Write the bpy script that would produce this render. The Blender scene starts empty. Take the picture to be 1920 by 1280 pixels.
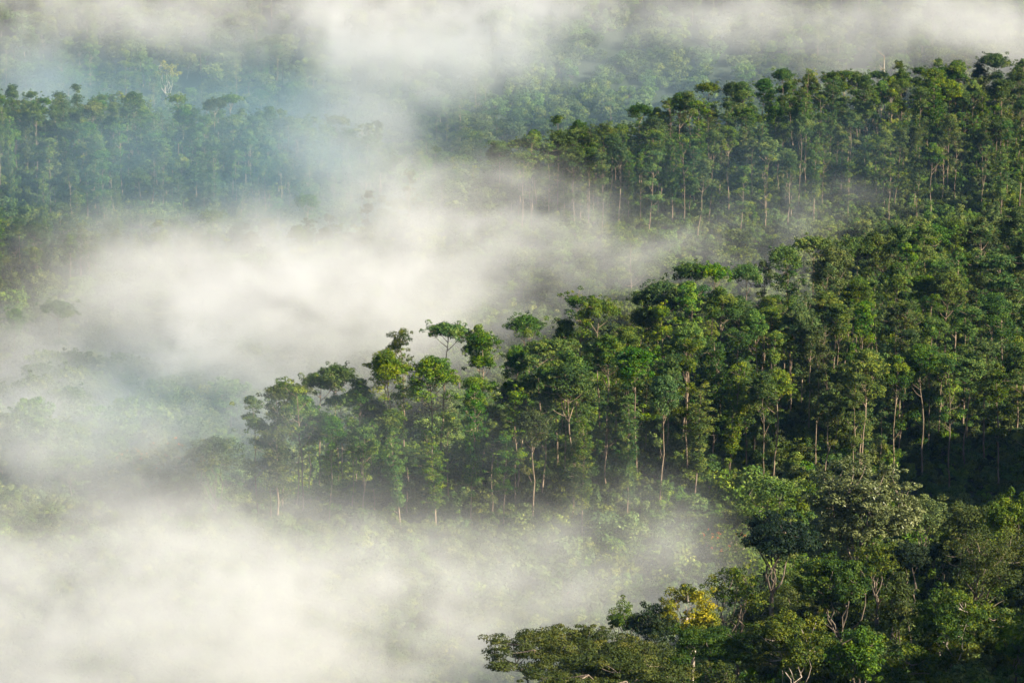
import bpy, math, random
import numpy as np
from mathutils import Vector

# ------------------------------------------------------------------ camera, sky, sun, exposure
sc = bpy.context.scene
PITCH = 10.0
HFOV = 18.0
FPX = 960.0 / math.tan(math.radians(HFOV / 2))
cam_d = bpy.data.cameras.new('camera')
cam = bpy.data.objects.new('camera', cam_d)
sc.collection.objects.link(cam)
cam.location = (0, 0, 0)
cam.rotation_euler = (math.radians(90 - PITCH), 0, 0)
cam_d.sensor_width = 36
cam_d.lens = 18 / math.tan(math.radians(HFOV / 2))
cam_d.clip_start = 1
cam_d.clip_end = 8000
sc.camera = cam

SUN_AZ, SUN_EL = 68.0, 30.0          # azimuth from straight behind the camera towards its right
az, el = math.radians(SUN_AZ), math.radians(SUN_EL)
TO_SUN = Vector((math.cos(el) * math.sin(az), -math.cos(el) * math.cos(az), math.sin(el)))
w = bpy.data.worlds.new('World'); sc.world = w; w.use_nodes = True
nt = w.node_tree
sky = nt.nodes.new('ShaderNodeTexSky')
sky.sky_type = 'NISHITA'; sky.sun_disc = False
sky.sun_elevation = el
sky.sun_rotation = math.atan2(TO_SUN.x, TO_SUN.y)
bg = nt.nodes['Background']
nt.links.new(sky.outputs[0], bg.inputs[0]); bg.inputs[1].default_value = 0.05
sun_d = bpy.data.lights.new('sun', 'SUN'); sun_d.energy = 5.0; sun_d.angle = math.radians(0.5)
sun_d.color = (1.0, 0.89, 0.70)
sun = bpy.data.objects.new('sun', sun_d); sc.collection.objects.link(sun)
sun.rotation_euler = TO_SUN.to_track_quat('Z', 'Y').to_euler()
sun.location = (300, -200, 300)

sc.view_settings.view_transform = 'Standard'; sc.view_settings.look = 'None'
sc.view_settings.exposure = 1.52; sc.view_settings.gamma = 1.0
cy = sc.cycles
cy.max_bounces = 8; cy.diffuse_bounces = 2; cy.glossy_bounces = 1; cy.transmission_bounces = 3
cy.volume_bounces = 4; cy.transparent_max_bounces = 128
cy.volume_step_rate = 4.0; cy.volume_max_steps = 256
cy.use_adaptive_sampling = True; cy.adaptive_threshold = 0.02
cy.use_denoising = True
cy.caustics_reflective = False; cy.caustics_refractive = False
cy.sample_clamp_indirect = 4.0

# ------------------------------------------------------------------ helpers
COL = sc.collection
RNG = np.random.default_rng(11)
cp, sp = math.cos(math.radians(PITCH)), math.sin(math.radians(PITCH))

def at(u, v, d):
    """the point at depth d (metres along y) seen at photo pixel u, v"""
    a, b = (u - 960) / FPX, (640 - v) / FPX
    k = d / (cp + b * sp)
    return np.array([a * k, d, (-sp + b * cp) * k])

def project(p):
    f = p[1] * cp - p[2] * sp
    up = p[1] * sp + p[2] * cp
    return 960 + FPX * p[0] / f, 640 - FPX * up / f

def mesh_from(name, verts, faces, mats, mat_idx=None, attrs=None, smooth=False):
    """verts (n,3); faces: list of arrays (m,k)"""
    me = bpy.data.meshes.new(name)
    verts = np.asarray(verts, np.float32)
    counts = np.concatenate([np.full(len(f), f.shape[1], np.int32) for f in faces])
    loops = np.concatenate([f.ravel() for f in faces]).astype(np.int32)
    starts = np.concatenate([[0], np.cumsum(counts)[:-1]]).astype(np.int32)
    me.vertices.add(len(verts)); me.vertices.foreach_set('co', verts.ravel())
    me.loops.add(len(loops)); me.loops.foreach_set('vertex_index', loops)
    me.polygons.add(len(counts)); me.polygons.foreach_set('loop_start', starts)
    if mat_idx is not None:
        me.polygons.foreach_set('material_index', np.asarray(mat_idx, np.int32))
    me.polygons.foreach_set('use_smooth', np.full(len(counts), smooth))
    for m in mats: me.materials.append(m)
    for k, v in (attrs or {}).items():
        at_ = me.attributes.new(k, 'FLOAT', 'FACE'); at_.data.foreach_set('value', np.asarray(v, np.float32))
    me.update(calc_edges=True)
    return me

def link(name, data, parent=None, loc=None):
    o = bpy.data.objects.new(name, data); COL.objects.link(o)
    if parent is not None: o.parent = parent
    if loc is not None: o.location = loc
    return o

def mat(name):
    m = bpy.data.materials.new(name); m.use_nodes = True
    return m, m.node_tree.nodes, m.node_tree.links, m.node_tree.nodes['Principled BSDF']

def leaf_mat(name, dark, mid, bright, rough=0.62, transl=0.18, vary=0.38):
    m, n, l, p = mat(name)
    at_ = n.new('ShaderNodeAttribute'); at_.attribute_name = 'tint'
    ramp = n.new('ShaderNodeValToRGB')
    cr = ramp.color_ramp
    cr.elements[0].color = (*dark, 1); cr.elements[0].position = 0.05
    cr.elements[1].color = (*bright, 1); cr.elements[1].position = 0.98
    e = cr.elements.new(0.55); e.color = (*mid, 1)
    l.new(at_.outputs['Fac'], ramp.inputs[0])
    oi = n.new('ShaderNodeObjectInfo')
    hsv = n.new('ShaderNodeHueSaturation')
    mr = n.new('ShaderNodeMapRange'); mr.inputs[3].default_value = 1 - vary; mr.inputs[4].default_value = 1 + vary
    l.new(oi.outputs['Random'], mr.inputs[0]); l.new(mr.outputs[0], hsv.inputs['Value'])
    mul = n.new('ShaderNodeMath'); mul.operation = 'MULTIPLY'; mul.inputs[1].default_value = 7.31
    fr = n.new('ShaderNodeMath'); fr.operation = 'FRACT'
    l.new(oi.outputs['Random'], mul.inputs[0]); l.new(mul.outputs[0], fr.inputs[0])
    mh = n.new('ShaderNodeMapRange'); mh.inputs[3].default_value = 0.46 if vary > .2 else 0.488; mh.inputs[4].default_value = 0.512
    l.new(fr.outputs[0], mh.inputs[0]); l.new(mh.outputs[0], hsv.inputs['Hue'])
    mul2 = n.new('ShaderNodeMath'); mul2.operation = 'MULTIPLY'; mul2.inputs[1].default_value = 23.7
    fr2 = n.new('ShaderNodeMath'); fr2.operation = 'FRACT'
    l.new(oi.outputs['Random'], mul2.inputs[0]); l.new(mul2.outputs[0], fr2.inputs[0])
    ms = n.new('ShaderNodeMapRange'); ms.inputs[3].default_value = 0.82 if vary > .2 else 1.0; ms.inputs[4].default_value = 1.12 if vary > .2 else 1.06
    l.new(fr2.outputs[0], ms.inputs[0]); l.new(ms.outputs[0], hsv.inputs['Saturation'])
    l.new(ramp.outputs[0], hsv.inputs['Color'])
    l.new(hsv.outputs[0], p.inputs['Base Color'])
    p.inputs['Roughness'].default_value = rough
    p.inputs['Specular IOR Level'].default_value = 0.14
    tr = n.new('ShaderNodeBsdfTranslucent')
    l.new(hsv.outputs[0], tr.inputs['Color'])
    mx = n.new('ShaderNodeMixShader'); mx.inputs[0].default_value = transl
    l.new(p.outputs[0], mx.inputs[1]); l.new(tr.outputs[0], mx.inputs[2])
    l.new(mx.outputs[0], n['Material Output'].inputs['Surface'])
    return m

def bark_mat(name, a, b, rand=0.3):
    m, n, l, p = mat(name)
    tc = n.new('ShaderNodeTexCoord'); mp = n.new('ShaderNodeMapping')
    mp.inputs['Scale'].default_value = (3, 3, 0.35)
    no = n.new('ShaderNodeTexNoise'); no.inputs['Scale'].default_value = 1.6; no.inputs['Detail'].default_value = 4
    l.new(tc.outputs['Object'], mp.inputs[0]); l.new(mp.outputs[0], no.inputs['Vector'])
    ramp = n.new('ShaderNodeValToRGB')
    ramp.color_ramp.elements[0].color = (*a, 1); ramp.color_ramp.elements[0].position = 0.35
    ramp.color_ramp.elements[1].color = (*b, 1); ramp.color_ramp.elements[1].position = 0.65
    l.new(no.outputs['Fac'], ramp.inputs[0])
    oi = n.new('ShaderNodeObjectInfo'); hsv = n.new('ShaderNodeHueSaturation')
    mr = n.new('ShaderNodeMapRange'); mr.inputs[3].default_value = 1 - rand; mr.inputs[4].default_value = 1 + rand
    l.new(oi.outputs['Random'], mr.inputs[0]); l.new(mr.outputs[0], hsv.inputs['Value'])
    l.new(ramp.outputs[0], hsv.inputs['Color']); l.new(hsv.outputs[0], p.inputs['Base Color'])
    p.inputs['Roughness'].default_value = 0.85
    return m

M = {}
M['gum_leaf'] = leaf_mat('gum_leaf', (0.014, 0.048, 0.009), (0.048, 0.114, 0.011), (0.165, 0.215, 0.014))
M['gum_bark'] = bark_mat('gum_bark', (0.12, 0.080, 0.048), (0.29, 0.22, 0.15))
M['bush_leaf'] = leaf_mat('bush_leaf', (0.026, 0.062, 0.012), (0.072, 0.138, 0.018), (0.165, 0.215, 0.030))
M['broad_leaf'] = leaf_mat('broad_leaf', (0.014, 0.034, 0.005), (0.040, 0.074, 0.008), (0.135, 0.155, 0.013), vary=0.15)
M['dark_shaded_leaf'] = leaf_mat('dark_shaded_leaf', (0.007, 0.016, 0.008), (0.012, 0.028, 0.011), (0.035, 0.050, 0.014), vary=0.1)  # dark foliage, with the flat topped tree's shade put into the colour
M['olive_leaf'] = leaf_mat('olive_leaf', (0.024, 0.038, 0.010), (0.050, 0.070, 0.014), (0.105, 0.110, 0.024), vary=0.12)
M['grey_leaf'] = leaf_mat('grey_leaf', (0.044, 0.064, 0.022), (0.118, 0.150, 0.052), (0.240, 0.265, 0.105), rough=0.35, vary=0.08)
M['gold_leaf'] = leaf_mat('gold_leaf', (0.050, 0.075, 0.008), (0.180, 0.185, 0.010), (0.360, 0.290, 0.012), vary=0.05)
M['lime_leaf'] = leaf_mat('lime_leaf', (0.030, 0.066, 0.008), (0.080, 0.142, 0.010), (0.180, 0.225, 0.016), vary=0.08)
M['pale_bark'] = bark_mat('pale_bark', (0.22, 0.17, 0.12), (0.55, 0.48, 0.40))
M['dusk_bark'] = bark_mat('dusk_bark', (0.07, 0.052, 0.036), (0.20, 0.155, 0.11))
M['flower'] = leaf_mat('flower', (0.35, 0.06, 0.02), (0.50, 0.10, 0.03), (0.60, 0.18, 0.04), vary=0.05)

# ------------------------------------------------------------------ terrain
def crest(foot, v2, slope):
    """depth at which a slope rising from foot=(u,v,d) is seen at row v2"""
    zf = at(*foot)[2]
    t = at(foot[0], v2, 1.0)[2]
    d = (zf - slope * foot[2]) / (t - slope)
    return d

ctrl = []
def C(u, v, d, dz=0.0):
    p = at(u, v, d); ctrl.append((p[0], p[1], p[2] + dz))
# middle ridge: foot, crest and the back of the crest
MID = [(430, 985, 562, 960), (560, 995, 560, 930), (760, 1010, 556, 858), (900, 1015, 556, 832), (1050, 1005, 556, 812),
       (1200, 975, 558, 775), (1350, 950, 562, 712), (1500, 930, 566, 672), (1700, 930, 572, 630), (1920, 930, 578, 592), (2150, 925, 585, 560)]
MID = [(u, v, d, vc + 42) for u, v, d, vc in MID]
MIDCREST = []
for u, v, d, vc in MID:
    C(u, v, d)
    dc = max(d + 16, crest((u, v, d), vc, 0.30))
    MIDCREST.append((u, dc))
    C(u, vc, dc)
    p = at(u, vc, dc)
    ctrl.append((p[0], p[1] + 35, p[2] - 10)); ctrl.append((p[0], p[1] + 85, p[2] - 26 - max(0, (p[2] + 130) * 0.4)))
# second ridge
SEC = [(960, 452, 855, 425), (1120, 462, 852, 392), (1260, 465, 856, 345), (1470, 452, 862, 298), (1700, 435, 870, 280), (1920, 420, 878, 268), (2150, 410, 885, 255)]
SECCREST = []
for u, v, d, vc in SEC:
    C(u, v, d)
    dc = crest((u, v, d), vc, 0.30)
    SECCREST.append((u, dc))
    C(u, vc, dc)
    p = at(u, vc, dc)
    ctrl.append((p[0], p[1] + 45, p[2] - 12)); ctrl.append((p[0], p[1] + 110, p[2] - 30))
# left ridge
LEF = [(-250, 420, 985, 300), (0, 430, 990, 322), (150, 435, 995, 332), (300, 445, 1000, 332), (450, 440, 1000, 345), (600, 440, 1003, 372), (740, 440, 1005, 405)]
LEFCREST = []
for u, v, d, vc in LEF:
    C(u, v, d)
    dc = crest((u, v, d), vc, 0.30)
    LEFCREST.append((u, dc))
    C(u, vc, dc)
    p = at(u, vc, dc)
    k = max(0.0, min(1.0, (420 - u) / 300))
    ctrl.append((p[0], p[1] + 60, p[2] - 8 + 6 * k)); ctrl.append((p[0], p[1] + 120, p[2] - 14 + 9 * k))
# valley between
for u, v, d in [(100, 705, 800), (300, 690, 800), (550, 690, 800), (800, 600, 830), (-200, 720, 790), (100, 870, 680), (300, 880, 670)]:
    C(u, v, d)
# lower left valley and the foot of the middle ridge
for x, y, z in [(-130, 560, -139), (-80, 520, -139), (0, 510, -138), (40, 500, -133), (-60, 450, -138), (-110, 470, -139), (-20, 420, -134), (-150, 400, -138),
                (-60, 360, -133), (-110, 330, -134), (-20, 360, -122), (-200, 520, -140), (-260, 650, -143), (-300, 420, -136)]:
    ctrl.append((x, y, z))
# foreground knoll
for x, y, z in [(6, 330, -107.5), (18, 345, -106), (30, 340, -104), (45, 340, -101), (20, 375, -112), (32, 400, -114), (48, 420, -112.5), (62, 425, -108), (60, 395, -105),
                (50, 300, -97), (25, 300, -100), (0, 300, -107), (60, 350, -100), (48, 480, -127), (70, 490, -127), (30, 460, -127), (90, 420, -104), (90, 340, -95)]:
    ctrl.append((x, y, z))
# far hillside
for u, v, d in [(0, 235, 1250), (400, 240, 1250), (800, 235, 1250), (1200, 235, 1250), (1600, 225, 1255), (1920, 220, 1260)]:
    C(u, v, d)
    for v2 in (120, 0):
        C(u, v2, crest((u, v, d), v2, 0.34))
# the slope the camera stands on and the outer rim
for x, y, z in [(0, 0, -9), (0, 60, -40), (0, 150, -68), (40, 220, -85), (-60, 200, -95), (-150, 120, -85), (150, 120, -45), (150, 250, -70),
                (-400, 100, -80), (400, 100, -20), (-500, 500, -120), (450, 500, -60), (-500, 900, -120), (480, 900, -60),
                (-600, 1400, -60), (600, 1400, -40), (-600, 1900, 120), (0, 1900, 120), (600, 1900, 130), (-1000, 2600, 260), (0, 2600, 260), (1000, 2600, 260),
                (-1000, 0, -60), (1000, 0, 0), (1000, 1000, 0), (-1000, 1000, -60), (0, -300, 60), (600, -300, 60), (-600, -300, 40)]:
    ctrl.append((x, y, z))
ctrl = np.array(ctrl)

SHADE_SPURS = [(158, 284, 42, 62, 54.5), (200, 532, 44, 50, 72)]
class Terrain:
    S = 300.0
    def __init__(self, pts, lam=0.02):
        n = len(pts); self.p = pts[:, :2] / self.S
        K = self.k(np.linalg.norm(self.p[:, None] - self.p[None], axis=2)) + lam * np.eye(n) * 0.02
        P = np.c_[np.ones(n), self.p]
        A = np.block([[K, P], [P.T, np.zeros((3, 3))]])
        self.w = np.linalg.solve(A, np.r_[pts[:, 2], 0, 0, 0])
    @staticmethod
    def k(r):
        return r * r * np.log(r + 1e-9)
    def __call__(self, x, y):
        x = np.atleast_1d(np.asarray(x, float)); y = np.atleast_1d(np.asarray(y, float))
        q = np.c_[x.ravel(), y.ravel()] / self.S
        out = np.empty(len(q))
        for i in range(0, len(q), 8000):
            s = q[i:i + 8000]
            r = np.linalg.norm(s[:, None] - self.p[None], axis=2)
            out[i:i + 8000] = self.k(r) @ self.w[:-3] + np.c_[np.ones(len(s)), s] @ self.w[-3:]
        # unseen spurs added off to the right to shade the knoll and ridge foot
        for bx, by, sx, sy, A in SHADE_SPURS:
            out += A * np.exp(-((x.ravel() - bx) / sx) ** 2 - ((y.ravel() - by) / sy) ** 2)
        return out.reshape(x.shape)
H = Terrain(ctrl)
def h1(x, y): return float(H(x, y)[0])

xs = np.unique(np.concatenate([np.arange(-1000, -240, 40), np.arange(-240, 240, 5), np.arange(240, 1001, 40)]))
ys = np.unique(np.concatenate([np.arange(-300, 240, 20), np.arange(240, 1450, 6), np.arange(1450, 2601, 50)]))
gx, gy = np.meshgrid(xs, ys)
gz = H(gx, gy)
nx, ny = len(xs), len(ys)
idx = np.arange(nx * ny).reshape(ny, nx)
fq = np.stack([idx[:-1, :-1], idx[:-1, 1:], idx[1:, 1:], idx[1:, :-1]], -1).reshape(-1, 4)
m, n, l, p = mat('forest_floor')
tc = n.new('ShaderNodeTexCoord')
no = n.new('ShaderNodeTexNoise'); no.inputs['Scale'].default_value = 0.12; no.inputs['Detail'].default_value = 8
l.new(tc.outputs['Object'], no.inputs['Vector'])
rp = n.new('ShaderNodeValToRGB')
rp.color_ramp.elements[0].color = (0.010, 0.018, 0.006, 1); rp.color_ramp.elements[0].position = 0.35
rp.color_ramp.elements[1].color = (0.024, 0.040, 0.012, 1); rp.color_ramp.elements[1].position = 0.7
l.new(no.outputs['Fac'], rp.inputs[0]); l.new(rp.outputs[0], p.inputs['Base Color'])
p.inputs['Roughness'].default_value = 0.95
ground = link('ground', mesh_from('ground', np.c_[gx.ravel(), gy.ravel(), gz.ravel()], [fq], [m], smooth=True))
ground['kind'] = 'structure'

# ------------------------------------------------------------------ tree building
def unit(a):
    return a / np.maximum(np.linalg.norm(a, axis=-1, keepdims=True), 1e-9)

def tube(path, radii, sides=6):
    path = np.asarray(path, float); radii = np.asarray(radii, float)
    t = unit(np.gradient(path, axis=0))
    ref = np.where(np.abs(t[:, 2:3]) > 0.9, np.array([[1.0, 0, 0]]), np.array([[0, 0, 1.0]]))
    a = unit(np.cross(t, ref)); b = np.cross(t, a)
    th = np.linspace(0, 2 * np.pi, sides, endpoint=False)
    v = path[:, None] + radii[:, None, None] * (np.cos(th)[None, :, None] * a[:, None] + np.sin(th)[None, :, None] * b[:, None])
    n = len(path); i = np.arange(n * sides).reshape(n, sides)
    f = np.stack([i[:-1], np.roll(i[:-1], -1, 1), np.roll(i[1:], -1, 1), i[1:]], -1).reshape(-1, 4)
    return v.reshape(-1, 3), f

class Wood:
    def __init__(self): self.v = []; self.f = []; self.n = 0
    def add(self, path, radii, sides=6):
        v, f = tube(path, radii, sides); self.v.append(v); self.f.append(f + self.n); self.n += len(v)
    def mesh(self, name, m):
        return mesh_from(name, np.concatenate(self.v), [np.concatenate(self.f)], [m], smooth=True)

class Leaves:
    def __init__(self, rng): self.c = []; self.nr = []; self.s = []; self.t = []; self.rng = rng
    def clump(self, c, rc, flat=0.6, n=110, size=0.42, tint=0.5, low=-0.35, droop=0.0):
        r = self.rng
        d = unit(r.normal(size=(n, 3)) + np.array([0, 0, 0.35]))
        rad = rc * r.uniform(0.25, 1, (n, 1)) ** 0.45
        pos = d * rad * np.array([1, 1, flat])
        pos[:, 2] = np.maximum(pos[:, 2], low * rc * flat - r.uniform(0, 0.35, n) * rc * flat)
        nor = unit(d * 0.75 + np.array([0, 0, 0.45]) + r.normal(size=(n, 3)) * 0.42)
        self.c.append(pos + np.asarray(c)); self.nr.append(nor)
        self.s.append(size * r.uniform(0.65, 1.3, n)); self.t.append(np.clip(tint + r.normal(size=n) * 0.17, 0, 1))
    def mesh(self, name, m, aspect=0.55):
        r = self.rng
        c = np.concatenate(self.c); nr = np.concatenate(self.nr); s = np.concatenate(self.s)[:, None]; t = np.concatenate(self.t)
        a = unit(np.cross(nr, r.normal(size=c.shape))); b = np.cross(nr, a)
        a[:, 2] -= 0.25; a = unit(a)
        v = np.stack([c - a * s * .5, c + b * s * aspect * .5 + a * s * .05, c + a * s * .5, c - b * s * aspect * .5 + a * s * .05], 1).reshape(-1, 3)
        f = np.arange(len(v)).reshape(-1, 4)
        return mesh_from(name, v, [f], [m], attrs={'tint': t})

def branch_path(p0, p1, rng, rise=0.25, k=6, wob=0.06):
    t = np.linspace(0, 1, k)[:, None]
    L = np.linalg.norm(p1 - p0)
    mid = (p0 + p1) / 2 + np.array([0, 0, -rise * L * 0.5]) + rng.normal(size=3) * wob * L
    q = (1 - t) ** 2 * p0 + 2 * t * (1 - t) * mid + t ** 2 * p1
    return q

def gum_tree(seed, Ht, style, R, n_cl, cs=0.45, lean=0.0, fork=None, low=0, rc=1.2, dens=1.0, leafm='gum_leaf', barkm='gum_bark'):
    """a tall thin gum: bare lower trunk, ascending limbs, foliage in dome shaped clumps"""
    r = np.random.default_rng(seed)
    W, L = Wood(), Leaves(r)
    k = 10; R *= .68
    t = np.linspace(0, 1, k)
    wob = np.cumsum(r.normal(size=(k, 2)) * 0.16, axis=0); wob -= wob[0]
    ang = r.uniform(0, 6.28)
    tr = np.c_[wob[:, 0] + lean * Ht * t ** 1.3, wob[:, 1], t * Ht * 0.93 - 0.6 * (t == 0)]
    rad = np.interp(t, [0, 0.06, 1], [0.23, 0.17, 0.05]) * (Ht / 26) ** 0.8
    W.add(tr, rad, 7)
    def tp(z): return np.array([np.interp(z, tr[:, 2], tr[:, 0]), np.interp(z, tr[:, 2], tr[:, 1]), z])
    cl = []
    g = r.uniform(0, 6.28)
    for i in range(n_cl):
        g += 2.399 + r.normal() * 0.35
        q = (i + 0.5) / n_cl
        if style == 'dome':
            rr = R * math.sqrt(q) * r.uniform(0.85, 1.1)
            z = Ht - 0.8 - 0.30 * Ht * (1 - cs) * (rr / R) ** 2 * r.uniform(0.6, 1.7) - r.exponential(0.035 * Ht) * 1.0
        elif style == 'umbrella':
            rr = R * math.sqrt(q) * r.uniform(0.9, 1.1)
            z = Ht - 0.7 - 0.42 * R * (rr / R) ** 2 * r.uniform(0.7, 1.6) - r.exponential(.25)
        elif style == 'tier':
            tier = int(r.integers(0, 4)); zc = Ht * (1 - (1 - cs) * tier / 3.6)
            rr = R * (0.45 + 0.15 * tier) * r.uniform(0.3, 1.2)
            z = zc - 0.8 - 0.25 * rr + r.normal() * 0.6
        elif style == 'column':
            s = q ** 0.8
            z = Ht * (1 - (1 - cs) * s) - 0.8
            rr = R * (0.35 + 0.75 * math.sin(min(1, s * 1.15 + .1) * 3.0)) * r.uniform(0.35, 1.1)
        else:  # sparse
            rr = R * r.uniform(0.25, 1.1); z = Ht - 0.8 - (1 - cs) * Ht * r.uniform(0, 1) ** 1.5
        c = tp(min(z, Ht * .93)); c = c + np.array([rr * math.cos(g), rr * math.sin(g), 0]); c[2] = z
        cl.append((c, rr))
    for i in range(low // 3):
        z = Ht * r.uniform(0.16, cs); g = r.uniform(0, 6.28); rr = r.uniform(0.4, 2.2)
        c = tp(z) + np.array([rr * math.cos(g), rr * math.sin(g), 0]); cl.append((c, rr))
    limbs = []
    for c, rr in sorted(cl, key=lambda x: -x[1]):
        za = max(Ht * 0.15, min(c[2] - 0.5 - rr * r.uniform(0.55, 1.25), Ht * 0.92))
        p0 = tp(za)
        if limbs:                                   # large crowns: side limbs leave an earlier limb
            best = min(limbs, key=lambda q: np.linalg.norm((q[3] + q[4]) / 2 - c))
            mid_ = best[4]
            if np.linalg.norm(mid_ - c) < 0.75 * np.linalg.norm(p0 - c) and mid_[2] < c[2] + 0.2: p0 = mid_
        P = branch_path(p0, c, r)
        ln = np.linalg.norm(c - p0)
        r0 = min(0.075, 0.013 * ln + 0.026)
        W.add(P, np.linspace(r0, 0.022, len(P)), 5)
        limbs.append((c, rr, ln, P[2], P[3]))
        rcc = rc * r.uniform(0.7, 1.25)
        ctint = np.clip(r.normal(0.5, 0.16), 0.15, 0.9)
        nn = int(250 * dens * (rcc / 1.35) ** 2)
        L.clump(c, rcc, r.uniform(0.5, 0.8), nn, 0.31, ctint)
        for _ in range(2):                          # small tufts round the clump
            o = r.normal(size=3) * np.array([1, 1, .5]) * rcc * 0.95
            L.clump(c + o, rcc * 0.45, 0.7, int(nn * 0.22), 0.30, np.clip(ctint + r.normal() * .08, 0, 1))
            W.add(branch_path(P[-2], c + o, r, k=3), [0.03, 0.022, 0.015], 4)
    if style == 'sparse':
        for i in range(5):
            g = r.uniform(0, 6.28); za = Ht * r.uniform(0.4, 0.7); ln = r.uniform(2, 4)
            p0 = tp(za); W.add(branch_path(p0, p0 + np.array([ln * math.cos(g), ln * math.sin(g), ln * r.uniform(.2, 1)]), r), np.linspace(.06, .015, 6), 5)
    return W.mesh('trunk', M[barkm]), L.mesh('crown', M[leafm])

def broad_tree(seed, Ht, R, Rz, n_cl, leafm, barkm='dusk_bark', rc=1.5, leaf=0.42, n_leaf=150, flat=0.7, shell=0.55, n_limb=6, fork=0.35, aspect=0.55,
               top_flat=1.0, bare=0, tint=0.5, trunks=1, blooms=0, tspread=.18, pad=False, skirt=12):
    """spreading broadleaf: forked limbs carrying a lumpy crown of clumps inside an ellipsoid"""
    r = np.random.default_rng(seed)
    W, L = Wood(), Leaves(r)
    zc = Ht - Rz
    bases = [np.array([r.normal() * .5 * (trunks > 1), r.normal() * .5 * (trunks > 1), -0.5]) for _ in range(trunks)]
    forks = []
    for b in bases:
        fz = Ht * fork * r.uniform(0.85, 1.15)
        f = np.array([b[0] + r.normal() * .05 * Ht, b[1] + r.normal() * .05 * Ht, fz])
        P = branch_path(b, f, r, rise=0, wob=.07)
        W.add(P, np.linspace(0.019, 0.013, len(P)) * Ht / trunks ** .4, 8); forks.append((f, 0.013 * Ht / trunks ** .4))
    limbs = []
    g = r.uniform(0, 6.28)
    for i in range(n_limb):
        g += 6.283 / n_limb * r.uniform(.8, 1.2)
        f, fr = forks[i % trunks]
        rr = R * r.uniform(0.35, 0.7) if i else 0
        e = np.array([rr * math.cos(g), rr * math.sin(g), zc + Rz * r.uniform(0.0, 0.5)])
        P = branch_path(f, e, r, rise=0.1, k=8, wob=0.13); P[2:-1] += r.normal(size=(5, 3)) * .035 * np.linalg.norm(e - f)
        W.add(P, np.linspace(fr * .62, fr * .16, 8), 6); limbs.append((P, fr))
    for i in range(n_cl):
        d = unit(r.normal(size=3) + np.array([0, 0, .25]))
        if pad: d[2] = abs(d[2]) * .6
        q = r.uniform(shell, 1.0)
        if d[2] < -0.3: d[2] *= 0.5
        c = np.array([0, 0, zc]) + d * q * np.array([R, R, Rz]) * r.uniform(.85, 1.08)
        if c[2] > zc: c[2] = zc + (c[2] - zc) * top_flat
        allp = np.concatenate([P[2:] for P, _ in limbs]); j = np.argmin(np.linalg.norm(allp - c, axis=1) + np.maximum(0, allp[:, 2] - c[2]))
        P = branch_path(allp[j], c, r, rise=.15, wob=.1)
        W.add(P, np.linspace(min(.09, .018 * np.linalg.norm(c - allp[j]) + .025), .02, len(P)), 5)
        if i < bare: continue
        rcc = rc * r.uniform(.6, 1.25)
        ct = np.clip(r.normal(tint, tspread), .05, .95)
        L.clump(c, rcc, flat, int(n_leaf * (rcc / rc) ** 2), leaf, ct)
        for _ in range(2):
            L.clump(c + r.normal(size=3) * rcc * .8 * np.array([1, 1, flat]), rcc * .45, flat, int(n_leaf * .25), leaf, np.clip(ct + r.normal() * .1, 0, 1))
    for i in range(skirt):                          # leafy low boughs round the trunk
        z = r.uniform(.18, .55) * Ht; g = r.uniform(0, 6.28); rr = R * r.uniform(.3, .85)
        c = np.array([rr * math.cos(g), rr * math.sin(g), z])
        W.add(branch_path(np.array([0, 0, z * .8]), c, r, rise=-.1), np.linspace(.05, .02, 6), 5)
        rcc = rc * r.uniform(.6, 1.1)
        L.clump(c, rcc, flat, int(n_leaf * (rcc / rc) ** 2), leaf, np.clip(r.normal(tint - .1, .15), .05, .95))
    cr = L.mesh('crown', M[leafm], aspect)
    fl = None
    if blooms:
        L2 = Leaves(r)
        allc = np.concatenate(L.c)
        top = allc[allc[:, 2] > zc]
        for i in range(blooms):
            L2.clump(top[r.integers(len(top))] + np.array([0, 0, .25]), .28, 1, 12, .26, r.uniform(.2, .9))
        fl = L2.mesh('blossom', M['flower'])
    return W.mesh('trunk', M[barkm]), cr, fl

def bush(seed, R, Hb, n_cl, leafm='bush_leaf', leaf=0.42, n_leaf=120):
    r = np.random.default_rng(seed)
    W, L = Wood(), Leaves(r)
    for i in range(n_cl):
        d = unit(r.normal(size=3)); d[2] = abs(d[2])
        c = d * r.uniform(.45, 1) * np.array([R, R, Hb])
        P = branch_path(np.array([0, 0, -.3]) + d * np.array([.3, .3, 0]), c, r, rise=-.1, wob=.05)
        W.add(P, np.linspace(.06, .015, len(P)), 4)
        L.clump(c, r.uniform(.8, 1.3), .75, n_leaf, leaf, np.clip(r.normal(.5, .17), .1, .9))
    return W.mesh('stem', M['gum_bark']), L.mesh('foliage', M[leafm])

# gum prototypes: (name, meshes, design height, design half width, label words)
GUM = {}
def G(key, *a, words='', **k):
    GUM[key] = (gum_tree(*a, **k), a[1], a[3], words)
G('dome_a', 101, 25, 'dome', 4.3, 44, cs=0.47, low=9, words='rounded dome crown')
G('dome_b', 102, 26, 'dome', 3.7, 38, cs=0.49, low=8, words='compact dome crown')
G('dome_c', 103, 24, 'dome', 4.8, 48, cs=0.43, low=9, words='broad dome crown')
G('umb_a', 104, 24, 'umbrella', 3.9, 22, cs=0.64, low=8, rc=1.25, words='thin umbrella crown')
G('umb_b', 105, 25, 'umbrella', 4.9, 28, cs=0.64, low=8, rc=1.3, words='wide umbrella crown')
G('tier_a', 106, 27, 'tier', 4.2, 44, cs=0.41, low=8, words='tiered crown')
G('tier_b', 107, 26, 'tier', 3.6, 36, cs=0.45, low=10, words='narrow tiered crown')
G('col_a', 108, 26, 'column', 3.2, 42, cs=0.33, low=4, words='tall column crown')
G('col_b', 109, 25, 'column', 2.7, 34, cs=0.33, low=6, words='slim column crown')
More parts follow.
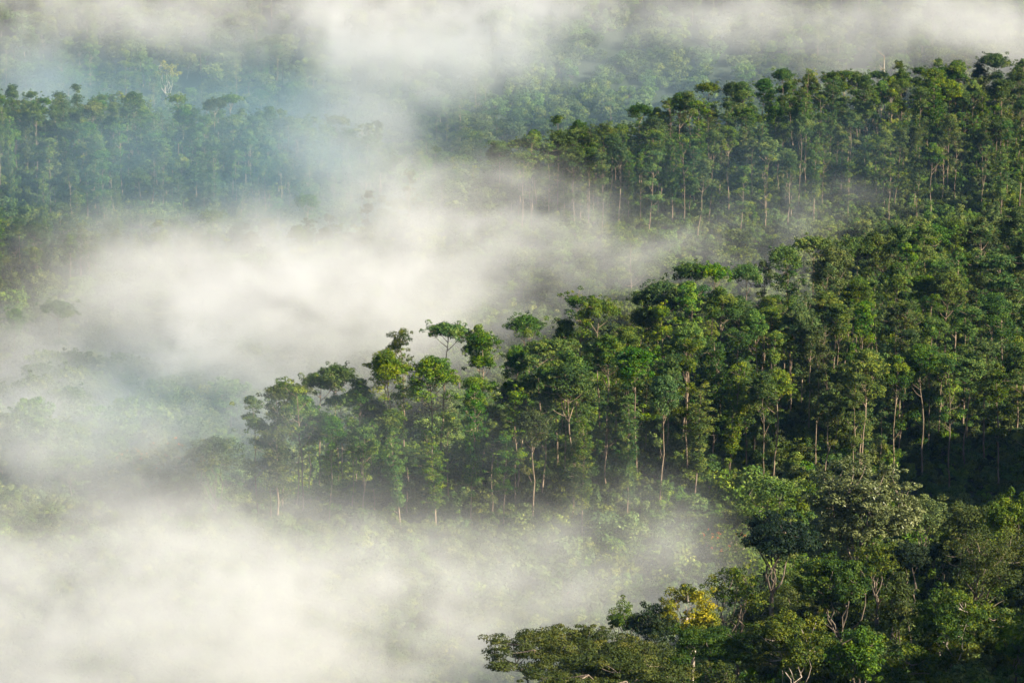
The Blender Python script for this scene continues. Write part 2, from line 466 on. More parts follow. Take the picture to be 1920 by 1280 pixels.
G('sparse_a', 110, 26, 'sparse', 3.4, 22, cs=0.56, low=4, rc=1.15, words='sparse open crown')
G('sparse_b', 111, 25, 'sparse', 2.9, 18, cs=0.61, low=6, rc=1.1, words='thin broken crown')
G('dome_d', 113, 27, 'dome', 3.4, 34, cs=0.47, low=9, lean=.07, words='leaning dome crown')
G('tier_c', 114, 29, 'tier', 3.2, 38, cs=0.39, low=8, lean=-.04, words='tall stacked tiers')
G('col_c', 115, 28, 'column', 2.6, 40, cs=0.31, low=5, words='tall narrow crown')
G('sparse_c', 116, 27, 'sparse', 3.8, 20, cs=0.51, low=7, lean=.05, rc=1.0, words='wispy leaning crown')
G('lone', 112, 25, 'tier', 4.0, 22, cs=0.43, low=3, rc=1.35, words='open tiers')

BUSH = [bush(300 + i, R, hb, n_) for i, (R, hb, n_) in enumerate([(3.2, 3.6, 26), (2.6, 2.8, 20), (4.0, 4.2, 34), (2.2, 4.2, 22), (3.0, 2.4, 22)])]
BUSHW = [(3.2, 3.6), (2.6, 2.8), (4.0, 4.2), (2.2, 4.2), (3.0, 2.4)]

TREES = []     # records for labelling
def place_gum(key, x, y, ht, rz, group, label=None, name='gum_tree', sxy=None):
    (tm, cm), hd, rd, words = GUM[key]
    z = h1(x, y)
    e = link(name, None, loc=(x, y, z)); e.empty_display_size = 1
    s = ht / hd
    q = (sxy or max(s, .5 + .5 * s, .82)) * RNG.uniform(.72, 1.15); e.scale = (q, q, s); e.rotation_euler = (RNG.normal() * .03, RNG.normal() * .03, rz)
    link('trunk', tm, e); link('crown', cm, e)
    e['category'] = 'tree'; e['group'] = group; e['label'] = label or ''
    TREES.append(dict(o=e, key=key, x=x, y=y, z=z, h=ht, group=group, words=words, label=label, top=project((x, y, z + ht)), base=project((x, y, z))))
    return e

def top_tree(key, u, v, d, group, label=None, hmin=13, hmax=33, rz=None):
    """tree whose top is at the ray of (u, v) at depth d; its height follows from the ground there"""
    p = at(u, v, d); ht = min(hmax, max(hmin, p[2] - h1(p[0], p[1])))
    return place_gum(key, p[0], p[1], ht, RNG.uniform(0, 6.28) if rz is None else rz, group, label)

def ridge_d(tab, u): return float(np.interp(u, [a for a, _ in tab], [b for _, b in tab]))

taken = {'mid': [], 'sec': [], 'lef': []}
def grp(s): return {'mid': 'gum trees on the middle ridge', 'sec': 'gum trees on the ridge at the upper right', 'lef': 'gum trees on the hazy ridge at the upper left'}[s]
def T(s, key, u, v, off, label=None):
    """off: metres in front (-) of or behind (+) the crest line of that ridge"""
    tab = {'mid': MIDCREST, 'sec': SECCREST, 'lef': LEFCREST}[s]
    d = ridge_d(tab, u) + off
    o = top_tree(key, u, v, d, grp(s), label)
    taken[s].append((o.location.x, o.location.y))
    return o

# --- middle ridge, crest line and crowns one can pick out
for a in [
    ('lone', 482, 738, -3), ('umb_a', 527, 716, 10), ('umb_a', 598, 692, 22), ('umb_b', 632, 682, 30), ('dome_b', 578, 756, 4), ('dome_c', 618, 768, -8),
    ('umb_a', 640, 738, 12), ('umb_a', 668, 727, 16), ('dome_b', 700, 742, 2), ('umb_b', 722, 668, 8), ('sparse_a', 758, 611, 12), ('umb_a', 825, 600, 12),
    ('dome_c', 800, 660, -6), ('dome_a', 905, 599, 8), ('dome_a', 745, 760, -12), ('tier_a', 888, 708, -14), ('umb_b', 980, 588, 10), ('dome_a', 960, 640, 0),
    ('dome_b', 1052, 588, 8), ('umb_b', 1020, 640, 2), ('sparse_b', 1083, 547, 18), ('umb_b', 1128, 558, 6), ('umb_a', 1186, 539, 14), ('umb_b', 1247, 524, 10),
    ('dome_b', 1213, 566, 4), ('umb_a', 1287, 489, 14), ('umb_a', 1332, 490, 8), ('umb_b', 1388, 496, 6), ('dome_a', 1290, 522, 0), ('sparse_a', 1432, 486, 8),
    ('umb_b', 1472, 462, 8), ('umb_a', 1523, 440, 12), ('dome_a', 1560, 452, 4), ('umb_b', 1602, 445, 8), ('dome_c', 1650, 430, 5), ('dome_a', 1695, 414, 8),
    ('umb_b', 1745, 418, 6), ('dome_b', 1790, 402, 8), ('dome_a', 1835, 398, 5), ('dome_c', 1898, 384, 4), ('umb_a', 1940, 380, 6),
    ('dome_a', 1135, 622, -10), ('dome_b', 1180, 604, -4), ('dome_a', 1060, 650, -14), ('tier_b', 965, 736, -20), ('dome_b', 1195, 640, -18), ('dome_a', 1280, 596, -14),
    ('dome_c', 1390, 552, -8), ('col_a', 1378, 602, -20), ('dome_b', 1445, 566, -12), ('tier_a', 1460, 622, -30), ('dome_a', 1555, 540, -16), ('dome_b', 1520, 600, -28),
    ('tier_b', 1600, 700, -52), ('sparse_b', 1690, 560, -30), ('dome_a', 1680, 660, -48), ('dome_c', 1780, 500, -22), ('dome_b', 1860, 540, -34), ('tier_a', 1850, 640, -50),
    ('tier_b', 945, 815, -26), ('col_b', 1090, 775, -34), ('col_a', 700, 790, -12), ('tier_b', 760, 840, -14), ('sparse_a', 840, 770, -16), ('col_b', 620, 850, -10)]:
    T('mid', *a)
# --- second ridge
for a in [('dome_b', 938, 258, 4), ('dome_a', 1008, 238, 6), ('umb_a', 975, 258, 10), ('dome_c', 1085, 222, 4), ('dome_b', 1045, 240, 0), ('umb_b', 1205, 195, 8), ('dome_a', 1165, 228, 4), ('dome_c', 1275, 170, 6),
          ('umb_a', 1332, 152, 14), ('dome_b', 1375, 148, 6), ('dome_b', 1425, 140, 10), ('umb_b', 1470, 129, 8), ('dome_a', 1520, 134, 10), ('umb_b', 1560, 136, 14), ('dome_b', 1610, 128, 14),
          ('umb_a', 1645, 130, 18), ('dome_a', 1690, 124, 8), ('dome_c', 1745, 122, 6), ('dome_a', 1800, 108, 8), ('umb_b', 1862, 99, 8), ('dome_b', 1912, 108, 8),
          ('tier_b', 1235, 250, -24), ('dome_a', 1160, 262, -20), ('tier_a', 1590, 208, -18), ('dome_b', 1460, 272, -30), ('dome_c', 1650, 148, -6), ('dome_a', 1690, 180, -16),
          ('tier_a', 1755, 245, -30), ('sparse_a', 1695, 225, -26), ('tier_b', 1888, 222, -28), ('col_b', 1350, 250, -26), ('sparse_b', 1400, 240, -24), ('dome_c', 1230, 215, -8),
          ('dome_a', 1390, 190, -8), ('dome_b', 1545, 165, -6), ('col_a', 1295, 270, -28)]:
    T('sec', *a)
# --- left ridge
for a in [('dome_a', 175, 185, 6), ('dome_c', 255, 168, 4), ('umb_a', 333, 174, 14), ('dome_b', 340, 195, 4), ('umb_a', 430, 175, 12), ('umb_b', 403, 184, 8), ('dome_a', 440, 210, 6),
          ('dome_b', 495, 216, 6), ('dome_a', 560, 225, 4), ('umb_a', 620, 214, 8), ('dome_b', 650, 238, 2), ('tier_a', 90, 260, -16), ('dome_c', 250, 290, -18), ('tier_b', 605, 235, -8),
          ('dome_a', 30, 240, -4), ('dome_b', 120, 225, 0), ('dome_a', 210, 215, 0), ('dome_c', 360, 235, -4), ('sparse_a', 165, 265, -14), ('dome_b', 45, 205, 4)]:
    T('lef', *a)

KEYS = ['dome_a', 'dome_b', 'dome_c', 'umb_a', 'umb_b', 'tier_a', 'tier_b', 'col_a', 'col_b', 'sparse_a', 'sparse_b', 'dome_d', 'tier_c', 'col_c', 'sparse_c']
PW = np.array([4, 4, 2, 1, 1, 3, 4, 3, 3, 2, 2, 4, 4, 3, 2], float); PW /= PW.sum()
def fill(s, tab, foot, u0, u1, spacing, nmax, back, front, hlo, hhi):
    n = 0; tries = 0
    fu = [f[0] for f in foot]; fd = [f[2] for f in foot]
    while n < nmax and tries < 30000:
        tries += 1
        u = RNG.uniform(u0, u1); dc = ridge_d(tab, u); df = float(np.interp(u, fu, fd))
        d = RNG.uniform(df + front, max(dc + back, df + front + 8))
        x = (u - 960) / FPX * d / 0.985
        if min((math.hypot(x - a, d - b) for a, b in taken[s]), default=99) < spacing: continue
        taken[s].append((x, d))
        place_gum(RNG.choice(KEYS, p=PW), x, d, RNG.uniform(hlo, hhi), RNG.uniform(0, 6.28), grp(s)); n += 1
    return n
nm = fill('mid', MIDCREST, MID, 500, 1960, 5.3, 150 - len(taken['mid']), -4, 0, 17, 28)
ns = fill('sec', SECCREST, SEC, 960, 1950, 5.6, 92 - len(taken['sec']), -2, 2, 16, 27)
nl = fill('lef', LEFCREST, LEF, -20, 700, 5.6, 58 - len(taken['lef']), -2, 2, 15, 26)
print('gums', len(taken['mid']), len(taken['sec']), len(taken['lef']))

# ------------------------------------------------------------------ foreground trees
def px2m(px, d): return px * d / FPX / 0.985
FG = []
def broad(seed, u, v, d, wpx, hpx, leafm, label, name='broadleaf_tree', **k):
    """crown top at (u, v), depth d, crown wpx wide and hpx deep in photo pixels"""
    p = at(u, v, d); z = h1(p[0], p[1]); ht = max(5, p[2] - z)
    R = px2m(wpx, d) / 2; Rz = min(px2m(hpx, d) / 2, ht * .48)
    tm, cm, fl = broad_tree(seed, ht, R, Rz, leafm=leafm, **k)
    e = link(name, None, loc=(p[0], p[1], z)); e.rotation_euler = (0, 0, 0)
    link('trunk', tm, e); link('crown', cm, e)
    if fl: link('blossom', fl, e)
    e['category'] = 'tree'; e['label'] = label
    FG.append(e); print(label[:40], 'h', round(ht, 1), 'R', round(R, 1), 'leaves', len(cm.polygons))
    return e
broad(1, 1075, 1166, 330, 390, 150, 'olive_leaf', 'wide olive green tree with flat layered sprays at the bottom edge of the mist', n_cl=120, rc=1.3, leaf=0.25, n_leaf=262, flat=.35, top_flat=.8, shell=.5, n_limb=8, pad=True)
broad(2, 1160, 1225, 316, 330, 110, 'olive_leaf', 'olive green layered crown cut by the bottom edge, below the wide flat tree', n_cl=80, rc=1.3, leaf=0.25, n_leaf=262, flat=.35, pad=True)
broad(3, 1330, 1160, 338, 190, 130, 'broad_leaf', 'deep green feathery tree spreading in front of the golden tree', n_cl=56, rc=1.3, leaf=0.21, n_leaf=332, flat=.32, tint=.28, pad=True)
broad(4, 1290, 1096, 352, 108, 122, 'gold_leaf', 'golden yellow tree with pale trunk standing out against the mist', n_cl=42, rc=.95, leaf=0.26, n_leaf=183, shell=.75, n_limb=6, fork=.45, tspread=.25, barkm='pale_bark', skirt=5)
broad(5, 1222, 1130, 350, 86, 90, 'dark_shaded_leaf', 'dark round tree just left of the golden tree', n_cl=26, rc=1.15, leaf=0.26, n_leaf=227, tint=.65)
broad(6, 1382, 1058, 378, 126, 115, 'broad_leaf', 'loose light green tree right of the golden tree with mist showing through', n_cl=30, rc=1.15, leaf=0.28, n_leaf=131, shell=.4, n_limb=8, tint=.6)
broad(7, 1462, 966, 402, 148, 90, 'dark_shaded_leaf', 'nearly black flat topped tree with crooked bare trunk', n_cl=46, rc=1.35, leaf=0.30, n_leaf=262, flat=.6, tint=.3, n_limb=6, fork=.45, skirt=2)
broad(8, 1618, 862, 425, 225, 205, 'grey_leaf', 'largest grey green tree with big drooping leaves and knotted limbs', n_cl=150, rc=1.35, leaf=0.43, n_leaf=182, flat=.55, n_limb=9, aspect=.45, shell=.55, skirt=26)
broad(9, 1572, 1048, 368, 146, 100, 'broad_leaf', 'dense dome shaped tree below the largest grey green tree', n_cl=52, rc=1.2, leaf=0.28, n_leaf=245, tint=.45)
broad(10, 1645, 1012, 396, 110, 80, 'broad_leaf', 'light green tree tucked under the right side of the largest grey green tree', n_cl=30, rc=1.2, leaf=0.26, n_leaf=210, tint=.6)
broad(11, 1478, 1140, 334, 160, 150, 'broad_leaf', 'yellow green tree with white forked trunks at the bottom edge', n_cl=62, rc=1.05, leaf=0.26, n_leaf=227, tint=.6, trunks=3, fork=.3, barkm='pale_bark')
broad(12, 1605, 1168, 322, 112, 130, 'lime_leaf', 'leafy green tree draped with hanging vines beside the dark gap', n_cl=40, rc=.95, leaf=0.30, n_leaf=157, tint=.25, tspread=.25)
broad(13, 1688, 1068, 356, 62, 140, 'olive_leaf', 'narrow brownish column shaped tree beside the dark gap', n_cl=34, rc=1.0, leaf=0.25, n_leaf=210, fork=.2, n_limb=5)
broad(14, 1778, 1098, 345, 130, 150, 'broad_leaf', 'open green tree with white trunks showing below its crown', n_cl=48, rc=1.0, leaf=0.26, n_leaf=201, trunks=3, tint=.4, shell=.6, barkm='pale_bark')
broad(15, 1740, 934, 432, 96, 75, 'bush_leaf', 'round mid green tree right of the largest grey green tree', n_cl=26, rc=1.3, leaf=0.30, n_leaf=210)
broad(16, 1822, 938, 415, 110, 90, 'olive_leaf', 'rusty olive round tree below the deep shade at the right', n_cl=34, rc=1.25, leaf=0.28, n_leaf=227)
broad(17, 1905, 922, 402, 120, 110, 'lime_leaf', 'bright yellow green tree at the right edge', n_cl=46, rc=1.2, leaf=0.30, n_leaf=227, tint=.6)
broad(18, 1850, 985, 376, 180, 150, 'olive_leaf', 'large open brownish tree with bare twigs in the lower right', n_cl=64, rc=1.25, leaf=0.23, n_leaf=192, bare=8, shell=.35, n_limb=9)
broad(19, 1915, 1150, 335, 90, 120, 'lime_leaf', 'bright leafy tree at the right edge above the dark corner', n_cl=30, rc=1.0, leaf=0.30, n_leaf=175, tint=.35)
broad(20, 1703, 1015, 386, 62, 60, 'dark_shaded_leaf', 'small dark round tree between the column tree and the grey green tree', n_cl=18, rc=1.0, leaf=0.26, n_leaf=227)
broad(21, 1168, 1132, 420, 60, 60, 'bush_leaf', 'faint pale round tree half hidden in mist behind the dark round tree', n_cl=18, rc=1.0, leaf=0.26, n_leaf=210)
broad(22, 1345, 1240, 318, 80, 60, 'olive_leaf', 'low olive shrub with bare twigs at the bottom edge', name='shrub', n_cl=18, rc=.8, leaf=0.23, n_leaf=105, trunks=2, bare=2)

# single trees one can pick out in the mist and on the far hillside
def lone(key, u, v, d, label, group=None, ht=None, **k):
    p = at(u, v, d); hh = min(34, max(9, p[2] - h1(p[0], p[1])))
    e = place_gum(key, p[0], p[1], hh, RNG.uniform(0, 6.28), group or '', label, **k)
    if not group: del e['group']
    return e
lone('umb_b', 100, 562, 772, 'wide crowned gum with a white trunk standing alone in the mist at the left')
lone('dome_b', 22, 572, 768, 'dome crowned gum left of the white trunked one in the left mist')
lone('sparse_a', 172, 78, 1255, 'tall gum with two bare pale stems on the far hillside, upper left')
lone('tier_b', 235, 95, 1262, 'tiered gum just right of the tall pale stemmed one on the far hillside')
lone('sparse_b', 445, 100, 1258, 'thin gum on the far hillside above the gap in the hazy left ridge')
lone('dome_a', 330, 405, 930, 'dome crowned gum at the foot of the hazy left ridge, mist below it')
lone('umb_a', 400, 392, 935, 'flat crowned gum beside the dome crowned one at the hazy ridge foot')
lone('umb_b', 575, 365, 940, 'broad crowned gum at the right foot of the hazy left ridge')
lone('sparse_a', 1190, 430, 815, 'bare looking gum standing in the mist between the two right hand ridges')
lone('sparse_b', 770, 320, 900, 'faint gum with a pale trunk inside the white mist')
def valley(seed, u, v, d, wpx, hpx, leafm, label, **k):
    return broad(seed, u, v, d, wpx, hpx, leafm, label, **k)
valley(31, 300, 828, 640, 190, 90, 'bush_leaf', 'spreading valley tree with orange blossoms in the left mist', n_cl=40, rc=1.5, leaf=.45, n_leaf=110, blooms=26)
valley(32, 395, 815, 632, 130, 90, 'broad_leaf', 'dark green valley tree right of the orange blossoming one', n_cl=34, rc=1.5, leaf=.45, n_leaf=110)
valley(33, 130, 845, 640, 90, 60, 'lime_leaf', 'pale tree with level sprays of leaves in the left mist', n_cl=22, rc=1.1, leaf=.42, n_leaf=80, flat=.3, pad=True)
valley(34, 330, 885, 610, 130, 80, 'olive_leaf', 'olive valley tree below the orange blossoming one', n_cl=30, rc=1.4, leaf=.45, n_leaf=110)
valley(35, 1360, 985, 535, 130, 90, 'bush_leaf', 'leafy tree dotted with orange blossoms beside the nearly black tree', n_cl=36, rc=1.4, leaf=.42, n_leaf=110, blooms=24)
valley(36, 1440, 900, 545, 140, 90, 'bush_leaf', 'bright green rounded tree at the middle ridge foot, left of the grey green giant', n_cl=40, rc=1.4, leaf=.42, n_leaf=110)
valley(37, 310, 112, 1262, 60, 45, 'gold_leaf', 'small yellow crowned tree on the far hillside, upper left', n_cl=20, rc=1.3, leaf=.5, n_leaf=80, barkm='pale_bark', skirt=2)
valley(38, 835, 1112, 505, 85, 45, 'olive_leaf', 'ghostly umbrella shaped tree nearly swallowed by the lower mist', n_cl=24, rc=1.2, leaf=.42, n_leaf=90, skirt=0, pad=True)
# bare dead trees
def dead_tree(u, v, d, label, seed):
    r = np.random.default_rng(seed); p = at(u, v, d); z = h1(p[0], p[1]); ht = p[2] - z
    W = Wood(); t = np.linspace(0, 1, 8)
    tr = np.c_[np.cumsum(r.normal(size=8)) * .12, np.cumsum(r.normal(size=8)) * .12, t * ht]
    W.add(tr, np.interp(t, [0, 1], [.28, .09]), 7)
    for i in range(9):
        q = tr[3 + i % 5]; g = r.uniform(0, 6.28); ln = r.uniform(1.2, 3.2)
        W.add(branch_path(q, q + np.array([ln * math.cos(g), ln * math.sin(g), ln * r.uniform(.3, 1)]), r), np.linspace(.09, .03, 6), 5)
    e = link('dead_tree', None, loc=(p[0], p[1], z)); link('trunk', W.mesh('trunk', M['pale_bark']), e)
    e['category'] = 'tree'; e['label'] = label
dead_tree(128, 182, 1120, 'bare whitish dead tree behind the left end of the hazy ridge', 41)
dead_tree(1660, 106, 945, 'thin bare pole of a dead tree on the skyline of the upper right ridge', 42)

# lower trees filling the knoll between the ones above
FILL = [broad_tree(700 + i, hh, R_, Rz_, n_, lm, rc=1.15, leaf=.30, n_leaf=165, n_limb=5, skirt=14) for i, (hh, R_, Rz_, n_, lm) in
        enumerate([(8, 3.6, 3.0, 34, 'broad_leaf'), (9, 3.2, 3.6, 34, 'olive_leaf'), (7, 3.8, 2.6, 34, 'broad_leaf'), (8, 3.4, 3.2, 32, 'dark_shaded_leaf')])]
KN = []
fgp = [(e.location.x, e.location.y) for e in FG]
t_ = 0
while len(KN) < 46 and t_ < 4000:
    t_ += 1
    d = RNG.uniform(296, 470); u = RNG.uniform(1000, 2000)
    x = (u - 960) / FPX * d / .985
    if u < 1420 and d > 350 or u < 1250 and d > 325: continue
    if min((math.hypot(x - a, d - b) for a, b, *_ in KN), default=99) < 5.0 or min(math.hypot(x - a, d - b) for a, b in fgp) < 2.6: continue
    i = int(RNG.integers(0, 4)); sc_ = RNG.uniform(.75, 1.15)
    e = link('broadleaf_tree', None, loc=(x, d, h1(x, d))); e.scale = (sc_, sc_, sc_); e.rotation_euler = (0, 0, RNG.uniform(0, 6.28))
    link('trunk', FILL[i][0], e); link('crown', FILL[i][1], e)
    e['category'] = 'tree'; e['group'] = 'lower trees on the foreground slope'; e['label'] = ''
    KN.append((x, d, e, i))
# ------------------------------------------------------------------ bushes
def place_bush(i, x, y, s, rz, label, group='bushes at the foot of the middle ridge'):
    sm, fm = BUSH[i]
    e = link('bush', None, loc=(x, y, h1(x, y))); e.scale = (s, s, s); e.rotation_euler = (0, 0, rz)
    link('stem', sm, e); link('foliage', fm, e)
    e['category'] = 'bush'; e['group'] = group; e['label'] = label
    return e
BUSHES = []
def ray_ground(u, v, d0=250, d1=1500):
    d = d0
    while d < d1:
        p = at(u, v, d)
        if p[2] < h1(p[0], p[1]): return p
        d += 2
    return None
for k in range(170):
    u = RNG.uniform(640, 1640); d = float(np.interp(u, [f[0] for f in MID], [f[2] for f in MID])) + RNG.uniform(-42, 0)
    x = (u - 960) / FPX * d / .985
    if min((math.hypot(x - a, d - b) for a, b, _ in BUSHES), default=99) < 3.6 or len(BUSHES) > 92: continue
    i = int(RNG.integers(0, 5)); e = place_bush(i, x, d, RNG.uniform(.9, 1.8), RNG.uniform(0, 6.28), 'bush')
    BUSHES.append((x, d, e))

# ------------------------------------------------------------------ masses: undergrowth and the far woods (one object each)
proto = bpy.data.collections.new('woods_source')
def joined(name, a, b):
    va = np.empty(len(a.vertices) * 3, np.float32); a.vertices.foreach_get('co', va)
    vb = np.empty(len(b.vertices) * 3, np.float32); b.vertices.foreach_get('co', vb)
    fa = np.empty(len(a.loops), np.int32); a.loops.foreach_get('vertex_index', fa)
    fb = np.empty(len(b.loops), np.int32); b.loops.foreach_get('vertex_index', fb)
    t = np.empty(len(b.polygons), np.float32); b.attributes['tint'].data.foreach_get('value', t)
    fa = fa.reshape(-1, 4); fb = fb.reshape(-1, 4) + len(a.vertices)
    me = mesh_from(name, np.r_[va.reshape(-1, 3), vb.reshape(-1, 3)], [fa, fb], [a.materials[0], b.materials[0]],
                   np.r_[np.zeros(len(fa)), np.ones(len(fb))], {'tint': np.r_[np.zeros(len(fa)), t]})
    return me
SRC = []
for i, (k, v) in enumerate(GUM.items()):
    o = bpy.data.objects.new('a%02d' % i, joined('wood_source', *v[0])); proto.objects.link(o); SRC.append(('gum', v[1]))
for i, b in enumerate(BUSH):
    o = bpy.data.objects.new('b%02d' % i, joined('wood_source', *b)); proto.objects.link(o); SRC.append(('bush', BUSHW[i][1]))
FARB = []
for i, (ht, R, Rz, n_, lm) in enumerate([(13, 5.0, 3.6, 34, 'bush_leaf'), (11, 4.2, 3.2, 28, 'broad_leaf'), (15, 5.6, 4.4, 42, 'bush_leaf'), (10, 5.0, 2.6, 30, 'gum_leaf')]):
    tm, cm, _ = broad_tree(500 + i, ht, R, Rz, n_, lm, rc=1.5, leaf=.55, n_leaf=95, n_limb=5)
    FARB.append((tm, cm, ht))
    o = bpy.data.objects.new('c%02d' % i, joined('wood_source', tm, cm)); proto.objects.link(o); SRC.append(('broad', ht))
NG, NB, NC = len(GUM), len(BUSH), len(FARB)

def mass(name, pts, idxs, scales, rots, label, category):
    me = bpy.data.meshes.new(name)
    me.vertices.add(len(pts)); me.vertices.foreach_set('co', np.asarray(pts, np.float32).ravel())
    for nm_, ty, arr in (('idx', 'INT', np.asarray(idxs, np.int32)), ('scl', 'FLOAT', np.asarray(scales, np.float32)), ('rot', 'FLOAT', np.asarray(rots, np.float32))):
        a = me.attributes.new(nm_, ty, 'POINT'); a.data.foreach_set('value', arr)
    o = link(name, me)
    ng = bpy.data.node_groups.new(name, 'GeometryNodeTree')
    ng.interface.new_socket('Geometry', in_out='INPUT', socket_type='NodeSocketGeometry')
    ng.interface.new_socket('Geometry', in_out='OUTPUT', socket_type='NodeSocketGeometry')
    N, K = ng.nodes, ng.links
    gi, go = N.new('NodeGroupInput'), N.new('NodeGroupOutput')
    ci = N.new('GeometryNodeCollectionInfo'); ci.inputs['Collection'].default_value = proto
    ci.inputs['Separate Children'].default_value = True; ci.inputs['Reset Children'].default_value = True
    ip = N.new('GeometryNodeInstanceOnPoints'); ip.inputs['Pick Instance'].default_value = True
    def attr(nm_, ty):
        a = N.new('GeometryNodeInputNamedAttribute'); a.data_type = ty; a.inputs[0].default_value = nm_
        return a.outputs[0]
    K.new(gi.outputs[0], ip.inputs['Points']); K.new(ci.outputs[0], ip.inputs['Instance'])
    K.new(attr('idx', 'INT'), ip.inputs['Instance Index'])
    cx = N.new('ShaderNodeCombineXYZ'); K.new(attr('rot', 'FLOAT'), cx.inputs[2]); K.new(cx.outputs[0], ip.inputs['Rotation'])
    K.new(attr('scl', 'FLOAT'), ip.inputs['Scale'])
    K.new(ip.outputs[0], go.inputs[0])
    md = o.modifiers.new('scatter', 'NODES'); md.node_group = ng
    o['kind'] = 'stuff'; o['label'] = label; o['category'] = category
    return o

def scatter(n, region, spacing, pick, avoid=()):
    out = []; cell = {}
    def ok(x, y):
        cx, cy_ = int(x // spacing), int(y // spacing)
        for i in range(-1, 2):
            for j in range(-1, 2):
                for a, b in cell.get((cx + i, cy_ + j), ()):
                    if math.hypot(a - x, b - y) < spacing: return False
        cell.setdefault((cx, cy_), []).append((x, y)); return True
    for a, b in avoid: cell.setdefault((int(a // spacing), int(b // spacing)), []).append((a, b))
    t = 0
    while len(out) < n and t < n * 12:
        t += 1
        x, y = region()
        if ok(x, y): out.append((x, y, *pick(x, y)))
    a = np.array(out)
    z = H(a[:, 0], a[:, 1])
    return np.c_[a[:, :2], z], a[:, 2].astype(int), a[:, 3]

# far woods: hillside at the top of the picture, valley behind the middle ridge, and the backs of the ridges
def far_region():
    y = RNG.uniform(640, 1620)
    x = RNG.uniform(-1.12, 1.12) * y * math.tan(math.radians(HFOV / 2))
    return x, y
def far_pick(x, y):
    u = 960 + x * FPX * .985 / y
    if u > 950 and 800 < y < 875: return NG + NB + RNG.integers(0, NC), RNG.uniform(.5, .8)
    if 940 < u < 1380 and 1240 < y < 1345: return NG + RNG.integers(0, NB), RNG.uniform(1.2, 2.1)
    if 660 < y < 860 and u > 860: return NG + RNG.integers(0, NB), RNG.uniform(.6, 1.1)
    if 900 < y < 1150 and RNG.random() < (.5 if u < 800 else .3): i = RNG.integers(0, NG); s = RNG.uniform(.62, .86)
    elif y >= 1130 and RNG.random() < .12: i = RNG.integers(0, NG); s = RNG.uniform(.65, .9)
    else: i = NG + NB + RNG.integers(0, NC); s = RNG.uniform(.6, 1.05)
    return i, s
def on_ridge(x, y):
    u = 960 + x * FPX * .985 / y
    if u > 930 and float(np.interp(u, [f[0] for f in SEC], [f[2] for f in SEC])) - 6 < y < ridge_d(SECCREST, u) + 16: return True
    if u < 740 and float(np.interp(u, [f[0] for f in LEF], [f[2] for f in LEF])) - 4 < y < ridge_d(LEFCREST, u) + 16: return True
    if u > 430 and y < ridge_d(MIDCREST, u) + 26: return True
    return False
def far_ok():
    while True:
        x, y = far_region()
        if not on_ridge(x, y): return x, y
P, I, S_ = scatter(5600, far_ok, 4.6, far_pick)
mass('far_woods', P, I, S_, RNG.uniform(0, 6.28, len(P)), 'hazy woods covering the far hillside and the valley floor between the ridges', 'woods')

# the rest of the gums, beyond the three hundred that show largest
def gum_region():
    while True:
        q = RNG.random()
        if q < .08: tab, foot, u = MIDCREST, MID, RNG.uniform(480, 1960)
        elif q < .66: tab, foot, u = SECCREST, SEC, RNG.uniform(930, 1950)
        else: tab, foot, u = LEFCREST, LEF, RNG.uniform(-20, 720)
        df = float(np.interp(u, [f[0] for f in foot], [f[2] for f in foot])); dc = ridge_d(tab, u)
        y = RNG.uniform(df + 4, max(dc, df + 8) + (-4 if foot is MID else 18 if foot is SEC else 60))
        return (u - 960) / FPX * y / .985, y
def gum_pick(x, y):
    hi = .78 if y < 700 else .95
    return RNG.choice([0, 1, 5, 6, 7, 8, 9, 10, 11, 12, 13, 14]), RNG.uniform(hi - .3, hi)
P, I, S_ = scatter(300, gum_region, 3.6, gum_pick, [(t['x'], t['y']) for t in TREES])
mass('gum_woods', P, I, S_, RNG.uniform(0, 6.28, len(P)), 'crowded lesser gum trees filling the ridges between the larger gums', 'woods')

def under_region():
    y = math.sqrt(RNG.uniform(300 ** 2, 1060 ** 2))
    x = RNG.uniform(-1.1, 1.1) * y * math.tan(math.radians(HFOV / 2))
    return x, y
P, I, S_ = scatter(27000, under_region, 2.0, lambda x, y: (NG + RNG.integers(0, NB), RNG.uniform(.4, .95) if on_ridge(x, y + 14) and y > 555 else RNG.uniform(.45, 1.15)), [(a, b) for a, b, _ in BUSHES])
mass('undergrowth', P, I, S_, RNG.uniform(0, 6.28, len(P)), 'green undergrowth covering the ground beneath the trees', 'undergrowth')

# ------------------------------------------------------------------ air: even haze and drifting mist
def volume_mat(name, color, density, aniso, attr=None):
    m = bpy.data.materials.new(name); m.use_nodes = True
    n, l = m.node_tree.nodes, m.node_tree.links
    n.remove(n['Principled BSDF'])
    v = n.new('ShaderNodeVolumePrincipled'); v.inputs['Color'].default_value = (*color, 1)
    v.inputs['Anisotropy'].default_value = aniso
    v.inputs['Density'].default_value = density
    v.inputs['Density Attribute'].default_value = attr or ''
    l.new(v.outputs[0], n['Material Output'].inputs['Volume'])
    return m

x0, x1, y0, y1, z0, z1 = -1010, 1010, -310, 2610, float(gz.min()) - 1, float(gz.max()) + 30
hv = np.array([(x, y, z) for z in (z0, z1) for y in (y0, y1) for x in (x0, x1)])
hf = np.array([(0, 2, 3, 1), (4, 5, 7, 6), (0, 1, 5, 4), (2, 6, 7, 3), (0, 4, 6, 2), (1, 3, 7, 5)])
haze = link('haze', mesh_from('haze', hv, [hf], [volume_mat('haze', (0.22, 0.48, 1.0), 0.000022, 0.0)]))
haze['kind'] = 'stuff'

